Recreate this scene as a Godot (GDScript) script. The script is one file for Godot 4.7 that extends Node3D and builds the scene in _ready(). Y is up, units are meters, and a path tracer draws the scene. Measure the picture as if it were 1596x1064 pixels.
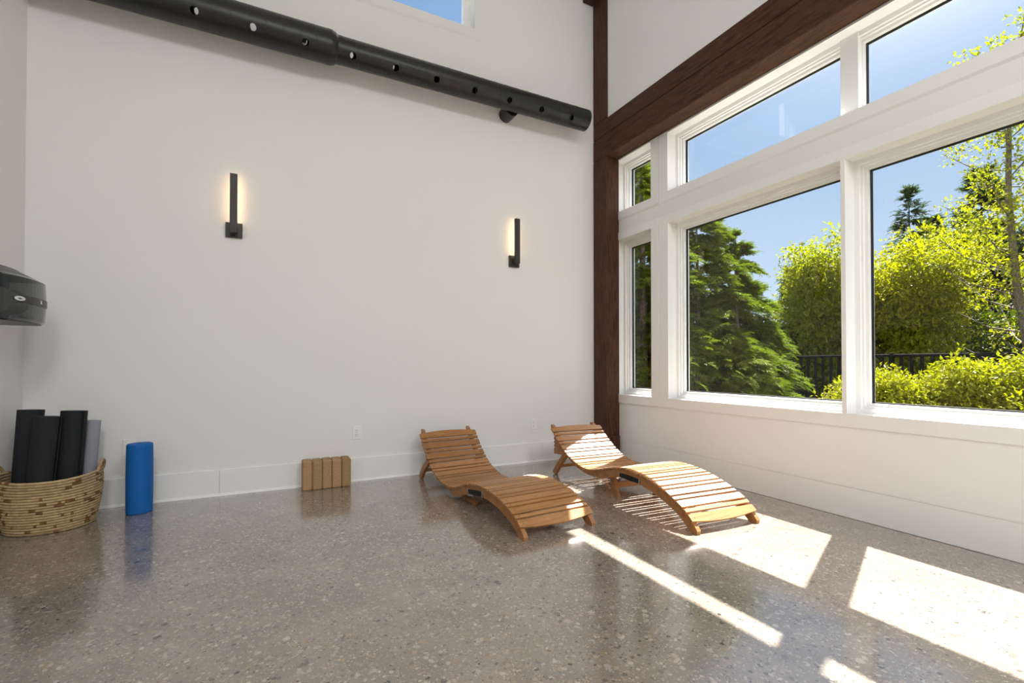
extends Node3D
# A tall white room with a polished aggregate floor, timber post and beam, big windows and two slatted loungers.
# World axes: the camera stands over the origin, the back wall lies at z = -4.27, the window wall at x = 3.38.

const ZB := -4.27      # face of the back wall
const XR := 3.38       # face of the window wall
const XL := -1.445     # face of the left wall
const ZF := 4.4        # face of the wall behind the camera
const YC := 5.8        # ceiling
const XG := 3.55       # glass plane of the window wall

var M := {}
var taken := {}
var rng := RandomNumberGenerator.new()

# ------------------------------------------------------------------ naming
func numbered(n: String) -> String:
	if not taken.has(n):
		taken[n] = 0
		return n
	taken[n] += 1
	return "%s_%03d" % [n, taken[n]]

func thing(called: String, label: String, category: String, at := Vector3.ZERO, turn := 0.0, group := "") -> Node3D:
	var o := Node3D.new()
	o.name = numbered(called)
	add_child(o)
	o.position = at
	o.rotation.y = turn
	tag(o, label, category, group)
	return o

func tag(o: Node, label: String, category := "", group := "", kind := "") -> void:
	if label: o.set_meta("label", label)
	if category: o.set_meta("category", category)
	if group: o.set_meta("group", group)
	if kind: o.set_meta("kind", kind)

func part(called: String, mesh: Mesh, m: Material, parent: Node, at := Vector3.ZERO, b := Basis.IDENTITY) -> MeshInstance3D:
	var o := MeshInstance3D.new()
	o.name = called
	o.mesh = mesh
	o.material_override = m
	parent.add_child(o, true)
	o.transform = Transform3D(b, at)
	return o

func struct(called: String, mesh: Mesh, m: Material, label: String, category: String) -> MeshInstance3D:
	var o := part(called, mesh, m, self)
	tag(o, label, category, "", "structure")
	return o

func struct_node(called: String, label: String, category: String) -> Node3D:
	var o := Node3D.new()
	o.name = called
	add_child(o)
	tag(o, label, category, "", "structure")
	return o

# ------------------------------------------------------------------ mesh helpers
func mb() -> SurfaceTool:
	var st := SurfaceTool.new()
	st.begin(Mesh.PRIMITIVE_TRIANGLES)
	return st

func done(st: SurfaceTool) -> ArrayMesh:
	return st.commit()

func tri(st: SurfaceTool, a: Vector3, b: Vector3, c: Vector3, out: Vector3) -> void:
	var n := (a - c).cross(a - b)
	if n.length_squared() < 1e-16:
		return
	if n.dot(out) < 0.0:
		var k := b
		b = c
		c = k
		n = -n
	n = n.normalized()
	for p in [a, b, c]:
		st.set_normal(n)
		st.add_vertex(p)

func quad(st: SurfaceTool, a: Vector3, b: Vector3, c: Vector3, d: Vector3, out: Vector3) -> void:
	tri(st, a, b, c, out)
	tri(st, a, c, d, out)

func tri_s(st: SurfaceTool, a: Vector3, b: Vector3, c: Vector3, na: Vector3, nb: Vector3, nc: Vector3) -> void:
	var n := (a - c).cross(a - b)
	if n.length_squared() < 1e-18:
		return
	if n.dot(na + nb + nc) < 0.0:
		for q in [[a, na], [c, nc], [b, nb]]:
			st.set_normal(q[1])
			st.add_vertex(q[0])
	else:
		for q in [[a, na], [b, nb], [c, nc]]:
			st.set_normal(q[1])
			st.add_vertex(q[0])

func box(st: SurfaceTool, lo: Vector3, hi: Vector3) -> void:
	var c := (lo + hi) / 2.0
	var h := (hi - lo) / 2.0
	for ax in 3:
		var u := Vector3.ZERO
		var v := Vector3.ZERO
		var w := Vector3.ZERO
		w[ax] = h[ax]
		u[(ax + 1) % 3] = h[(ax + 1) % 3]
		v[(ax + 2) % 3] = h[(ax + 2) % 3]
		for s in [-1.0, 1.0]:
			quad(st, c + w * s - u - v, c + w * s + u - v, c + w * s + u + v, c + w * s - u + v, w * s)

# a box with chamfered edges, 44 triangles
func bevel(st: SurfaceTool, lo: Vector3, hi: Vector3, k: float) -> void:
	var c := (lo + hi) / 2.0
	var h := (hi - lo) / 2.0
	k = minf(k, minf(h.x, minf(h.y, h.z)) * 0.9)
	for ax in 3:
		var b := (ax + 1) % 3
		var d := (ax + 2) % 3
		for s in [-1.0, 1.0]:
			var p := []
			for q in [[-1, -1], [1, -1], [1, 1], [-1, 1]]:
				var v := Vector3.ZERO
				v[ax] = h[ax] * s
				v[b] = (h[b] - k) * q[0]
				v[d] = (h[d] - k) * q[1]
				p.append(c + v)
			var n := Vector3.ZERO
			n[ax] = s
			quad(st, p[0], p[1], p[2], p[3], n)
			for s2 in [-1.0, 1.0]:   # the edge between faces ax and b
				var e := []
				for q in [[0, -1], [0, 1], [1, 1], [1, -1]]:
					var v := Vector3.ZERO
					v[ax] = (h[ax] - (k if q[0] == 1 else 0.0)) * s
					v[b] = (h[b] - (k if q[0] == 0 else 0.0)) * s2
					v[d] = (h[d] - k) * q[1]
					e.append(c + v)
				var n2 := Vector3.ZERO
				n2[ax] = s
				n2[b] = s2
				quad(st, e[0], e[1], e[2], e[3], n2)
	for sx in [-1.0, 1.0]:
		for sy in [-1.0, 1.0]:
			for sz in [-1.0, 1.0]:
				var s := Vector3(sx, sy, sz)
				tri(st, c + Vector3(h.x, h.y - k, h.z - k) * s, c + Vector3(h.x - k, h.y, h.z - k) * s, c + Vector3(h.x - k, h.y - k, h.z) * s, s)

func bevel_mesh(lo: Vector3, hi: Vector3, k: float) -> ArrayMesh:
	var st := mb()
	bevel(st, lo, hi, k)
	return done(st)

func box_mesh(lo: Vector3, hi: Vector3) -> ArrayMesh:
	var st := mb()
	box(st, lo, hi)
	return done(st)

# a slab between lo and hi along axis ax, with rectangular openings in its other two axes; openings: [u0, u1, v0, v1]
func slab(st: SurfaceTool, ax: int, a0: float, a1: float, r: Array, holes: Array) -> void:
	var us := [r[0], r[1]]
	var vs := [r[2], r[3]]
	for o in holes:
		for k in 2:
			if o[k] > r[0] and o[k] < r[1] and not us.has(o[k]): us.append(o[k])
			if o[k + 2] > r[2] and o[k + 2] < r[3] and not vs.has(o[k + 2]): vs.append(o[k + 2])
	us.sort()
	vs.sort()
	for i in us.size() - 1:
		for j in vs.size() - 1:
			var cu: float = (us[i] + us[i + 1]) / 2.0
			var cv: float = (vs[j] + vs[j + 1]) / 2.0
			var open := false
			for o in holes:
				if cu > o[0] and cu < o[1] and cv > o[2] and cv < o[3]: open = true
			if open: continue
			var lo := Vector3.ZERO
			var hi := Vector3.ZERO
			lo[ax] = a0
			hi[ax] = a1
			var u := 2 if ax == 0 else 0
			var v := 1 if ax != 1 else 2
			lo[u] = us[i]
			hi[u] = us[i + 1]
			lo[v] = vs[j]
			hi[v] = vs[j + 1]
			box(st, lo, hi)

# a ring of four bars round an opening, on a slab of axis ax; r as in slab()
func ring(ax: int, a0: float, a1: float, r: Array, w0: float, w1: float) -> ArrayMesh:
	var st := mb()
	slab(st, ax, a0, a1, [r[0] + w0, r[1] - w0, r[2] + w0, r[3] - w0], [[r[0] + w1, r[1] - w1, r[2] + w1, r[3] - w1]])
	return done(st)

# an outline in a plane (points p(u, v) = o + u * ux + v * uy), extruded by depth along n
func prism(st: SurfaceTool, poly: PackedVector2Array, o: Vector3, ux: Vector3, uy: Vector3, ext: Vector3) -> void:
	if Geometry2D.is_polygon_clockwise(poly):
		poly.reverse()
	var idx := Geometry2D.triangulate_polygon(poly)
	var n := poly.size()
	for k in range(0, idx.size(), 3):
		var a := o + ux * poly[idx[k]].x + uy * poly[idx[k]].y
		var b := o + ux * poly[idx[k + 1]].x + uy * poly[idx[k + 1]].y
		var c := o + ux * poly[idx[k + 2]].x + uy * poly[idx[k + 2]].y
		tri(st, a, b, c, -ext)
		tri(st, a + ext, b + ext, c + ext, ext)
	for k in n:
		var p := poly[k]
		var q := poly[(k + 1) % n]
		var a := o + ux * p.x + uy * p.y
		var b := o + ux * q.x + uy * q.y
		var d := (q - p)
		quad(st, a, b, b + ext, a + ext, ux * d.y - uy * d.x)

# a round tube along a path; r is one radius or one for each point
func tube(st: SurfaceTool, path: Array, r, sides := 8, closed := false, cap := true, flat := Vector2.ONE, col = null) -> void:
	var n := path.size()
	var rings := []
	var norms := []
	var up := Vector3.UP
	var prev := Vector3.ZERO
	for i in n:
		var t: Vector3
		if closed:
			t = path[(i + 1) % n] - path[(i - 1 + n) % n]
		else:
			t = path[mini(i + 1, n - 1)] - path[maxi(i - 1, 0)]
		t = t.normalized()
		var u: Vector3
		if i == 0:
			if absf(t.dot(up)) > 0.95: up = Vector3.RIGHT
			u = (up - t * up.dot(t)).normalized()
		else:
			u = (prev - t * prev.dot(t)).normalized()
		prev = u
		var v := t.cross(u)
		var rr: float = r[i] if r is Array else r
		var ring_p := []
		var ring_n := []
		for k in sides:
			var a := TAU * k / sides
			var d := u * cos(a) * flat.x + v * sin(a) * flat.y
			ring_p.append(path[i] + d * rr)
			ring_n.append((u * cos(a) / flat.x + v * sin(a) / flat.y).normalized())
		rings.append(ring_p)
		norms.append(ring_n)
	for i in (n if closed else n - 1):
		var j := (i + 1) % n
		for k in sides:
			var l := (k + 1) % sides
			if col != null: st.set_color(col[i])
			tri_s(st, rings[i][k], rings[j][k], rings[j][l], norms[i][k], norms[j][k], norms[j][l])
			if col != null: st.set_color(col[i])
			tri_s(st, rings[i][k], rings[j][l], rings[i][l], norms[i][k], norms[j][l], norms[i][l])
	if cap and not closed:
		for e in [0, n - 1]:
			var out: Vector3 = path[0] - path[1] if e == 0 else path[n - 1] - path[n - 2]
			for k in sides:
				if col != null: st.set_color(col[mini(e, n - 2)])
				tri(st, path[e], rings[e][k], rings[e][(k + 1) % sides], out)

# a turned shape about the axis through o along y; profile: Vector2(radius, height) from bottom to top
func lathe(st: SurfaceTool, prof: Array, segs := 32, o := Vector3.ZERO, squash := Vector2.ONE) -> void:
	for i in prof.size() - 1:
		var p: Vector2 = prof[i]
		var q: Vector2 = prof[i + 1]
		var d := q - p
		if d.length() < 1e-6: continue
		var n2 := Vector2(d.y, -d.x).normalized()
		for k in segs:
			var a := TAU * k / segs
			var b := TAU * (k + 1) / segs
			var ca := Vector3(cos(a) * squash.x, 0, sin(a) * squash.y)
			var cb := Vector3(cos(b) * squash.x, 0, sin(b) * squash.y)
			var na := (ca * n2.x + Vector3.UP * n2.y).normalized()
			var nb := (cb * n2.x + Vector3.UP * n2.y).normalized()
			var A := o + ca * p.x + Vector3.UP * p.y
			var B := o + cb * p.x + Vector3.UP * p.y
			var C := o + cb * q.x + Vector3.UP * q.y
			var D := o + ca * q.x + Vector3.UP * q.y
			tri_s(st, A, B, C, na, nb, nb)
			tri_s(st, A, C, D, na, nb, na)

# ------------------------------------------------------------------ materials
func srgb(r: int, g: int, b: int) -> Color:
	return Color8(r, g, b)

func mat(called: String, c: Color, rough := 0.6, metal := 0.0, spec := 0.5) -> StandardMaterial3D:
	var m := StandardMaterial3D.new()
	m.resource_name = called
	m.albedo_color = c
	m.roughness = rough
	m.metallic = metal
	m.metallic_specular = spec
	M[called] = m
	return m

func noise_tex(freq: float, octaves: int, ramp: Array, seed_ := 1, kind := FastNoiseLite.TYPE_SIMPLEX_SMOOTH, size := 512) -> NoiseTexture2D:
	var f := FastNoiseLite.new()
	f.noise_type = kind
	f.frequency = freq
	f.fractal_octaves = octaves
	f.seed = seed_
	var t := NoiseTexture2D.new()
	t.width = size
	t.height = size
	t.seamless = true
	t.noise = f
	var g := Gradient.new()
	g.offsets = PackedFloat32Array()
	g.colors = PackedColorArray()
	var offs := PackedFloat32Array()
	var cols := PackedColorArray()
	for r in ramp:
		offs.append(r[0])
		cols.append(r[1])
	g.offsets = offs
	g.colors = cols
	t.color_ramp = g
	return t

func grained(called: String, tex: Texture2D, c: Color, scale: Vector3, rough: float, offset := Vector3.ZERO, spec := 0.5) -> StandardMaterial3D:
	var m := mat(called, c, rough, 0.0, spec)
	m.albedo_texture = tex
	m.uv1_triplanar = true
	m.uv1_triplanar_sharpness = 8.0
	m.uv1_scale = scale
	m.uv1_offset = offset
	return m

# polished concrete: a grey-beige ground with thousands of ground stones, laid flush
func floor_texture() -> ImageTexture:
	var n := 2048
	var data := PackedByteArray()
	data.resize(n * n * 3)
	var f := FastNoiseLite.new()
	f.seed = 4
	f.frequency = 0.012
	f.fractal_octaves = 4
	var broad := f.get_seamless_image(512, 512)
	f.frequency = 0.45
	f.fractal_octaves = 2
	var fine := f.get_seamless_image(512, 512)
	var bd := broad.get_data()
	var fd := fine.get_data()
	for y in n:
		var row := y * n * 3
		for x in n:
			var v := (bd[((y >> 2) * 512) + (x >> 2)] - 128) * 0.11 + (fd[((y & 511) * 512) + (x & 511)] - 128) * 0.20
			var i := row + x * 3
			data[i] = clampi(int(139 + v), 0, 255)
			data[i + 1] = clampi(int(129 + v), 0, 255)
			data[i + 2] = clampi(int(117 + v * 0.95), 0, 255)
	var tones := [[176, 165, 149], [178, 167, 150], [164, 152, 135], [130, 120, 107], [116, 107, 98], [158, 138, 112], [146, 128, 105], [170, 162, 152], [106, 99, 92], [138, 129, 119], [184, 174, 158], [162, 146, 130], [152, 140, 126], [142, 128, 112]]
	var r := RandomNumberGenerator.new()
	r.seed = 77
	for k in 52000:
		var big := r.randf()
		var a := 2.0 + 4.0 * r.randf() * r.randf()
		if big > 0.90: a = 5.0 + 4.5 * r.randf()
		if big > 0.992: a = 9.0 + 5.0 * r.randf()
		var b := a * r.randf_range(0.5, 0.95)
		var cx := r.randf() * n
		var cy := r.randf() * n
		var ang := r.randf() * PI
		var c: Array = tones[r.randi() % tones.size()]
		if r.randf() < 0.04: c = [[78, 73, 70], [92, 80, 67], [66, 66, 67], [98, 95, 93]][r.randi() % 4]
		var ca := cos(ang)
		var sa := sin(ang)
		var lift := r.randf_range(-9.0, 9.0)
		var e := int(ceil(a))
		var x0 := int(cx)
		var y0 := int(cy)
		for dy in range(-e, e + 1):
			for dx in range(-e, e + 1):
				var u := (dx * ca + dy * sa) / a
				var v := (dy * ca - dx * sa) / b
				if u * u + v * v < 1.0:
					var i := ((((y0 + dy) & 2047) * n) + ((x0 + dx) & 2047)) * 3
					data[i] = int(c[0] + lift)
					data[i + 1] = int(c[1] + lift)
					data[i + 2] = int(c[2] + lift)
	return ImageTexture.create_from_image(Image.create_from_data(n, n, false, Image.FORMAT_RGB8, data))

func materials() -> void:
	mat("wall_paint", srgb(233, 232, 230), 0.75, 0.0, 0.35)
	mat("trim_paint", srgb(237, 237, 235), 0.38)
	mat("vinyl_frame", srgb(240, 240, 237), 0.32)
	mat("gasket", srgb(14, 15, 16), 0.5)
	var gl := mat("window_glass", Color(1, 1, 1, 0.0), 0.0, 0.0, 0.3)
	gl.transparency = BaseMaterial3D.TRANSPARENCY_ALPHA
	var fl := mat("polished_floor", Color(0.98, 0.98, 0.985), 0.17, 0.0, 0.62)
	fl.albedo_texture = floor_texture()
	fl.clearcoat_enabled = true
	fl.clearcoat = 0.75
	fl.clearcoat_roughness = 0.09
	fl.uv1_triplanar = true
	fl.uv1_world_triplanar = true
	fl.uv1_scale = Vector3(0.46, 0.46, 0.46)
	var dark := noise_tex(0.012, 4, [[0.0, srgb(43, 26, 17)], [0.35, srgb(66, 42, 28)], [0.55, srgb(82, 53, 36)], [0.75, srgb(70, 45, 30)], [1.0, srgb(112, 77, 53)]], 11)
	grained("timber_upright", dark, Color(1, 1, 1), Vector3(5.0, 0.55, 5.0), 0.55, Vector3.ZERO, 0.32)
	grained("timber_lengthways", dark, Color(1, 1, 1), Vector3(5.0, 5.0, 0.55), 0.55, Vector3(0.2, 0.4, 0.1), 0.32)
	var teak := noise_tex(0.010, 4, [[0.0, srgb(142, 95, 53)], [0.3, srgb(166, 116, 68)], [0.5, srgb(179, 128, 78)], [0.7, srgb(169, 119, 70)], [1.0, srgb(196, 148, 97)]], 23)
	for k in 5:
		var t: float = [1.0, 0.93, 0.97, 0.89, 1.0][k]
		grained("teak_%d" % k, teak, Color(t, t, t * [1.0, 1.0, 0.96, 0.97, 1.03][k]), Vector3(0.7, 9.0, 9.0), 0.4, Vector3(0.37 * k, 0.21 * k, 0.13 * k))
	grained("teak_rail", teak, Color(0.95, 0.93, 0.92), Vector3(9.0, 2.2, 2.2), 0.5, Vector3(0.1, 0.3, 0.6))
	mat("strap", srgb(22, 22, 24), 0.85)
	mat("steel", srgb(196, 196, 190), 0.35, 0.9)
	mat("screw_metal", srgb(60, 52, 44), 0.45, 0.8)
	mat("duct_black", srgb(23, 24, 23), 0.36, 0.0, 0.5)
	mat("bronze", srgb(48, 46, 43), 0.5, 0.0, 0.5)
	var led := mat("lamp_strip", srgb(255, 236, 206), 0.5)
	led.emission_enabled = true
	led.emission = Color(1.0, 0.83, 0.64)
	led.emission_energy_multiplier = 1.6
	var pan := mat("fill_panel", srgb(250, 250, 246), 0.5)  # glowing face of the added fill panels
	pan.emission_enabled = true
	pan.emission = Color(0.98, 0.98, 0.985)
	pan.emission_energy_multiplier = 1.0
	mat("plate_white", srgb(238, 238, 235), 0.35)
	mat("slot_dark", srgb(96, 94, 90), 0.6)
	var cork := noise_tex(0.05, 4, [[0.0, srgb(122, 92, 62)], [0.35, srgb(170, 138, 102)], [0.6, srgb(186, 155, 118)], [1.0, srgb(204, 176, 140)]], 31)
	for k in 5:
		var t: float = [1.0, 0.93, 0.96, 1.02, 0.9][k]
		grained("cork_%d" % k, cork, Color(minf(t, 1.0), minf(t, 1.0) * [0.97, 1.0, 0.99, 0.98, 1.0][k], minf(t, 1.0) * [0.94, 1.0, 0.98, 0.95, 0.93][k]), Vector3(9, 3, 9), 0.85, Vector3(0.3 * k, 0.17 * k, 0.5 * k), 0.3)
	mat("foam_blue", srgb(10, 98, 172), 0.62, 0.0, 0.4)
	mat("mat_black", srgb(38, 40, 42), 0.8, 0.0, 0.35)
	mat("mat_grey", srgb(150, 150, 160), 0.8, 0.0, 0.3)
	var rush := mat("rush", Color(1, 1, 1), 0.7, 0.0, 0.35)
	rush.vertex_color_use_as_albedo = true
	mat("housing_black", srgb(24, 25, 25), 0.35)
	var smoke := mat("smoky_cover", Color(0.055, 0.125, 0.13, 0.74), 0.05)
	smoke.transparency = BaseMaterial3D.TRANSPARENCY_ALPHA
	mat("paper_roll", srgb(206, 200, 190), 0.9)
	mat("badge_white", srgb(226, 226, 226), 0.4)
	mat("red_tab", srgb(120, 30, 28), 0.5)
	mat("rail_black", srgb(10, 10, 11), 0.6, 0.0, 0.3)
	for a in [["leaf_yellow", Color(0.95, 1.0, 0.30)], ["leaf_green", Color(0.7, 1.0, 0.3)], ["needle", Color(0.75, 0.9, 0.3)]]:
		var m := mat(a[0], Color(1, 1, 1), 0.5, 0.0, 0.35)
		m.vertex_color_use_as_albedo = true
		m.backlight_enabled = true
		m.backlight = a[1]
		m.cull_mode = BaseMaterial3D.CULL_DISABLED
	var bark := noise_tex(0.03, 4, [[0.0, srgb(62, 52, 44)], [0.5, srgb(104, 92, 80)], [1.0, srgb(140, 128, 114)]], 41)
	grained("bark", bark, Color(1, 1, 1), Vector3(3, 1, 3), 0.9)
	grained("twig_pale", bark, Color(1.0, 1.0, 1.0), Vector3(3, 1, 3), 0.8)
	var soil := noise_tex(0.02, 5, [[0.0, srgb(36, 38, 18)], [0.4, srgb(56, 62, 27)], [0.7, srgb(72, 76, 36)], [1.0, srgb(96, 90, 54)]], 43)
	var gm := grained("lawn", soil, Color(1, 1, 1), Vector3(0.3, 0.3, 0.3), 0.95)
	gm.uv1_world_triplanar = true

# ------------------------------------------------------------------ the shell
var openings := {
	"small_low": [-4.09, -3.55, 0.68, 2.35], "big_low_a": [-3.332, -1.80, 0.68, 2.357], "big_low_b": [-1.772, -0.24, 0.68, 2.357], "small_low_b": [-0.02, 0.52, 0.68, 2.35],
	"small_up": [-4.09, -3.55, 2.653, 3.212], "big_up": [-3.332, -0.24, 2.653, 3.212], "small_up_b": [-0.02, 0.52, 2.653, 3.212],
	"added_low": [1.10, 3.90, 0.68, 2.357], "added_up": [1.10, 3.90, 2.653, 3.212],  # unseen second bay, openings added for their sun and bounce light
}
const BACK_HOLE := [0.25, 1.772, 4.278, 5.25]

func shell() -> void:
	var st := mb()
	box(st, Vector3(XL - 0.2, -0.2, ZB - 0.24), Vector3(XR + 0.24, 0, ZF + 0.2))
	struct("floor", done(st), M.polished_floor, "polished concrete floor speckled with pale and dark ground stones", "floor")
	struct("ceiling", box_mesh(Vector3(XL - 0.2, YC, ZB - 0.24), Vector3(XR + 0.24, YC + 0.2, ZF + 0.2)), M.wall_paint, "white flat ceiling high over the room", "ceiling")
	st = mb()
	slab(st, 2, ZB - 0.24, ZB, [XL - 0.2, XR + 0.24, 0.0, YC], [BACK_HOLE])
	struct("wall_back", done(st), M.wall_paint, "tall white wall with two sconces and a black duct", "wall")
	struct("wall_left", box_mesh(Vector3(XL - 0.2, 0, ZB), Vector3(XL, YC, ZF)), M.wall_paint, "white side wall carrying the towel dispenser", "wall")
	struct("wall_front", box_mesh(Vector3(XL - 0.2, 0, ZF), Vector3(XR + 0.24, YC, ZF + 0.2)), M.wall_paint, "white wall facing the sconce wall across the room", "wall")
	st = mb()
	slab(st, 0, XR, XR + 0.24, [ZB, ZF, 0.0, 3.4], openings.values())
	box(st, Vector3(XR, 3.4, ZB), Vector3(XR + 0.24, YC, ZF))
	box(st, Vector3(3.215, 3.645, -4.024), Vector3(XR, YC, ZF))
	struct("wall_right", done(st), M.wall_paint, "white window wall above and below the glazing", "wall")
	# flat casing boards round the openings, in the two rows that the photograph shows, and the boarded apron below
	var n := 0
	var cas := [[[-4.27, -3.45, 0.592, 2.43], 0.030, "white casing round the tall narrow window"], [[-3.446, ZF, 0.592, 2.43], 0.025, "white casing round the large lower windows"],
		[[-4.27, -3.45, 2.556, 3.226], 0.030, "white casing round the small high window beside the post"], [[-3.446, ZF, 2.556, 3.226], 0.025, "white casing round the high windows under the beam"]]
	for c in cas:
		n += 1
		st = mb()
		var t: float = c[1] - 0.016
		var r: Array = c[0].duplicate()
		if n > 2:   # the upper boards have a chamfered lower edge
			prism(st, PackedVector2Array([Vector2(0, r[2]), Vector2(0, r[2] + 0.018), Vector2(-t, r[2] + 0.018)]), Vector3(XR, 0, r[0]), Vector3(1, 0, 0), Vector3(0, 1, 0), Vector3(0, 0, r[1] - r[0]))
			r[2] += 0.018
		slab(st, 0, XR - t, XR, r, openings.values())
		struct("trim_%d" % n, done(st), M.trim_paint, c[2], "trim")
	struct("trim_5", box_mesh(Vector3(XR - 0.004, 0.204, ZB), Vector3(XR, 0.591, ZF)), M.trim_paint, "white flat apron boards below the windows", "trim")
	# baseboards
	st = mb()
	box(st, Vector3(XR - 0.005, 0.003, -4.0), Vector3(XR, 0.198, ZF))
	struct("baseboard_right", done(st), M.trim_paint, "white baseboard under the window wall", "baseboard")
	var bb := struct_node("baseboard_back", "tall white baseboard along the sconce wall", "baseboard")
	for seg in [[XL, -0.33], [-0.329, 3.2]]:
		part("board", bevel_mesh(Vector3(seg[0], 0.0, ZB), Vector3(seg[1], 0.2, ZB + 0.017), 0.004), M.trim_paint, bb)
	var q := PackedVector2Array([Vector2(0, 0), Vector2(0.014, 0), Vector2(0.0135, 0.006), Vector2(0.010, 0.012), Vector2(0.005, 0.017), Vector2(0, 0.018)])
	st = mb()
	prism(st, q, Vector3(XL, 0, ZB + 0.017), Vector3(0, 0, 1), Vector3(0, 1, 0), Vector3(3.2 - XL, 0, 0))
	part("shoe_moulding", done(st), M.trim_paint, bb)
	var bl := struct_node("baseboard_left", "white baseboard behind the basket, along the dispenser wall", "baseboard")
	part("board", bevel_mesh(Vector3(XL, 0.0, ZB + 0.017), Vector3(XL + 0.017, 0.2, ZF), 0.004), M.trim_paint, bl)
	# casing of the high window in the back wall
	st = mb()
	var h: Array = BACK_HOLE
	slab(st, 2, ZB, ZB + 0.012, [h[0] - 0.09, h[1] + 0.07, h[2] - 0.085, h[3] + 0.09], [h])
	prism(st, PackedVector2Array([Vector2(0, h[2] - 0.107), Vector2(0.012, h[2] - 0.085), Vector2(0, h[2] - 0.085)]), Vector3(h[0] - 0.09, 0, ZB), Vector3(0, 0, 1), Vector3(0, 1, 0), Vector3(h[1] - h[0] + 0.16, 0, 0))
	struct("trim_6", done(st), M.wall_paint, "white casing round the high window over the duct", "trim")

# a window unit in the window wall; r = [z0, z1, y0, y1]
func window(n: int, r: Array, label: String, w_extra := 0.0) -> void:
	var o := struct_node("window_%d" % n, label, "window")
	part("frame", ring(0, 3.478, 3.60, r, 0.0, 0.032 + w_extra), M.vinyl_frame, o)
	part("stop", ring(0, 3.494, 3.59, r, 0.032 + w_extra, 0.046 + w_extra), M.vinyl_frame, o)
	part("sash", ring(0, 3.512, 3.58, r, 0.046 + w_extra, 0.066 + w_extra), M.vinyl_frame, o)
	part("gasket", ring(0, 3.542, 3.560, r, 0.066 + w_extra, 0.0745 + w_extra), M.gasket, o)
	var k := 0.068 + w_extra
	part("glass_pane", box_mesh(Vector3(XG - 0.003, r[2] + k, r[0] + k), Vector3(XG + 0.003, r[3] - k, r[1] - k)), M.window_glass, o)

func windows() -> void:
	var O := openings
	window(1, O.small_low, "tall narrow window beside the dark timber post")
	window(2, O.big_low_a, "large square window showing the cedars and the black railing")
	window(3, O.big_low_b, "large square window showing the leafy shrubs and slender tree")
	window(4, O.small_up, "small high window tucked under the beam beside the post")
	var u: Array = O.big_up
	window(5, [u[0], -1.79, u[2], u[3]], "long high window of plain sky nearer the post")
	window(6, [-1.79, u[1], u[2], u[3]], "long high window of plain sky farther from the post")
	part("mullion_board", box_mesh(Vector3(3.468, u[2], -1.845), Vector3(3.60, u[3], -1.735)), M.trim_paint, get_node("window_5"))
	window(7, O.small_low_b, "tall narrow window beyond the shrub window")
	window(8, O.small_up_b, "small high window above the second narrow window")
	window(9, O.added_low, "added wide lower window, unseen in the second bay, letting in more sun")
	window(10, O.added_up, "added wide high window, unseen in the second bay, letting in more sun")
	# the high window in the back wall
	var o := struct_node("window_11", "high window with deep blue sky above the black duct", "window")
	var h: Array = BACK_HOLE
	part("frame", ring(2, ZB - 0.20, ZB - 0.09, h, 0.0, 0.03), M.vinyl_frame, o)
	part("sash", ring(2, ZB - 0.19, ZB - 0.115, h, 0.03, 0.06), M.vinyl_frame, o)
	part("glass_pane", box_mesh(Vector3(h[0] + 0.055, h[2] + 0.055, ZB - 0.155), Vector3(h[1] - 0.055, h[3] - 0.055, ZB - 0.149)), M.window_glass, o)

func timbers() -> void:
	var p := thing("timber_post", "dark brown stained timber post standing in the corner by the windows", "post", Vector3(3.29, 0, -4.15))
	part("shaft", bevel_mesh(Vector3(-0.09, 0, -0.115), Vector3(0.089, 3.231, 0.108), 0.006), M.timber_upright, p)
	part("plinth", bevel_mesh(Vector3(-0.088, 0, 0.1085), Vector3(0.068, 0.24, 0.142), 0.004), M.timber_upright, p)
	part("upper_shaft", bevel_mesh(Vector3(-0.09, 3.642, -0.115), Vector3(0.088, YC - 0.002, 0.123), 0.006), M.timber_upright, p)
	var b := thing("timber_beam", "long dark brown timber beam running over the windows", "beam", Vector3(3.2, 3.232, ZB))
	# the face of the beam is split by a long drying crack: two slightly uneven halves with a groove between
	part("face_lower", bevel_mesh(Vector3(0, 0, 0.005), Vector3(0.179, 0.236, ZF - ZB - 0.01), 0.006), M.timber_lengthways, b)
	part("face_upper", bevel_mesh(Vector3(0.002, 0.239, 0.005), Vector3(0.179, 0.409, ZF - ZB - 0.01), 0.005), M.timber_lengthways, b)
	var tb := thing("timber_plate", "dark timber plate resting on the post above the duct", "beam", Vector3(3.06, 4.99, ZB))
	part("plate", bevel_mesh(Vector3(0, 0, 0.004), Vector3(0.139, 0.3, ZF - ZB - 0.01), 0.006), M.timber_lengthways, tb)

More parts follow.
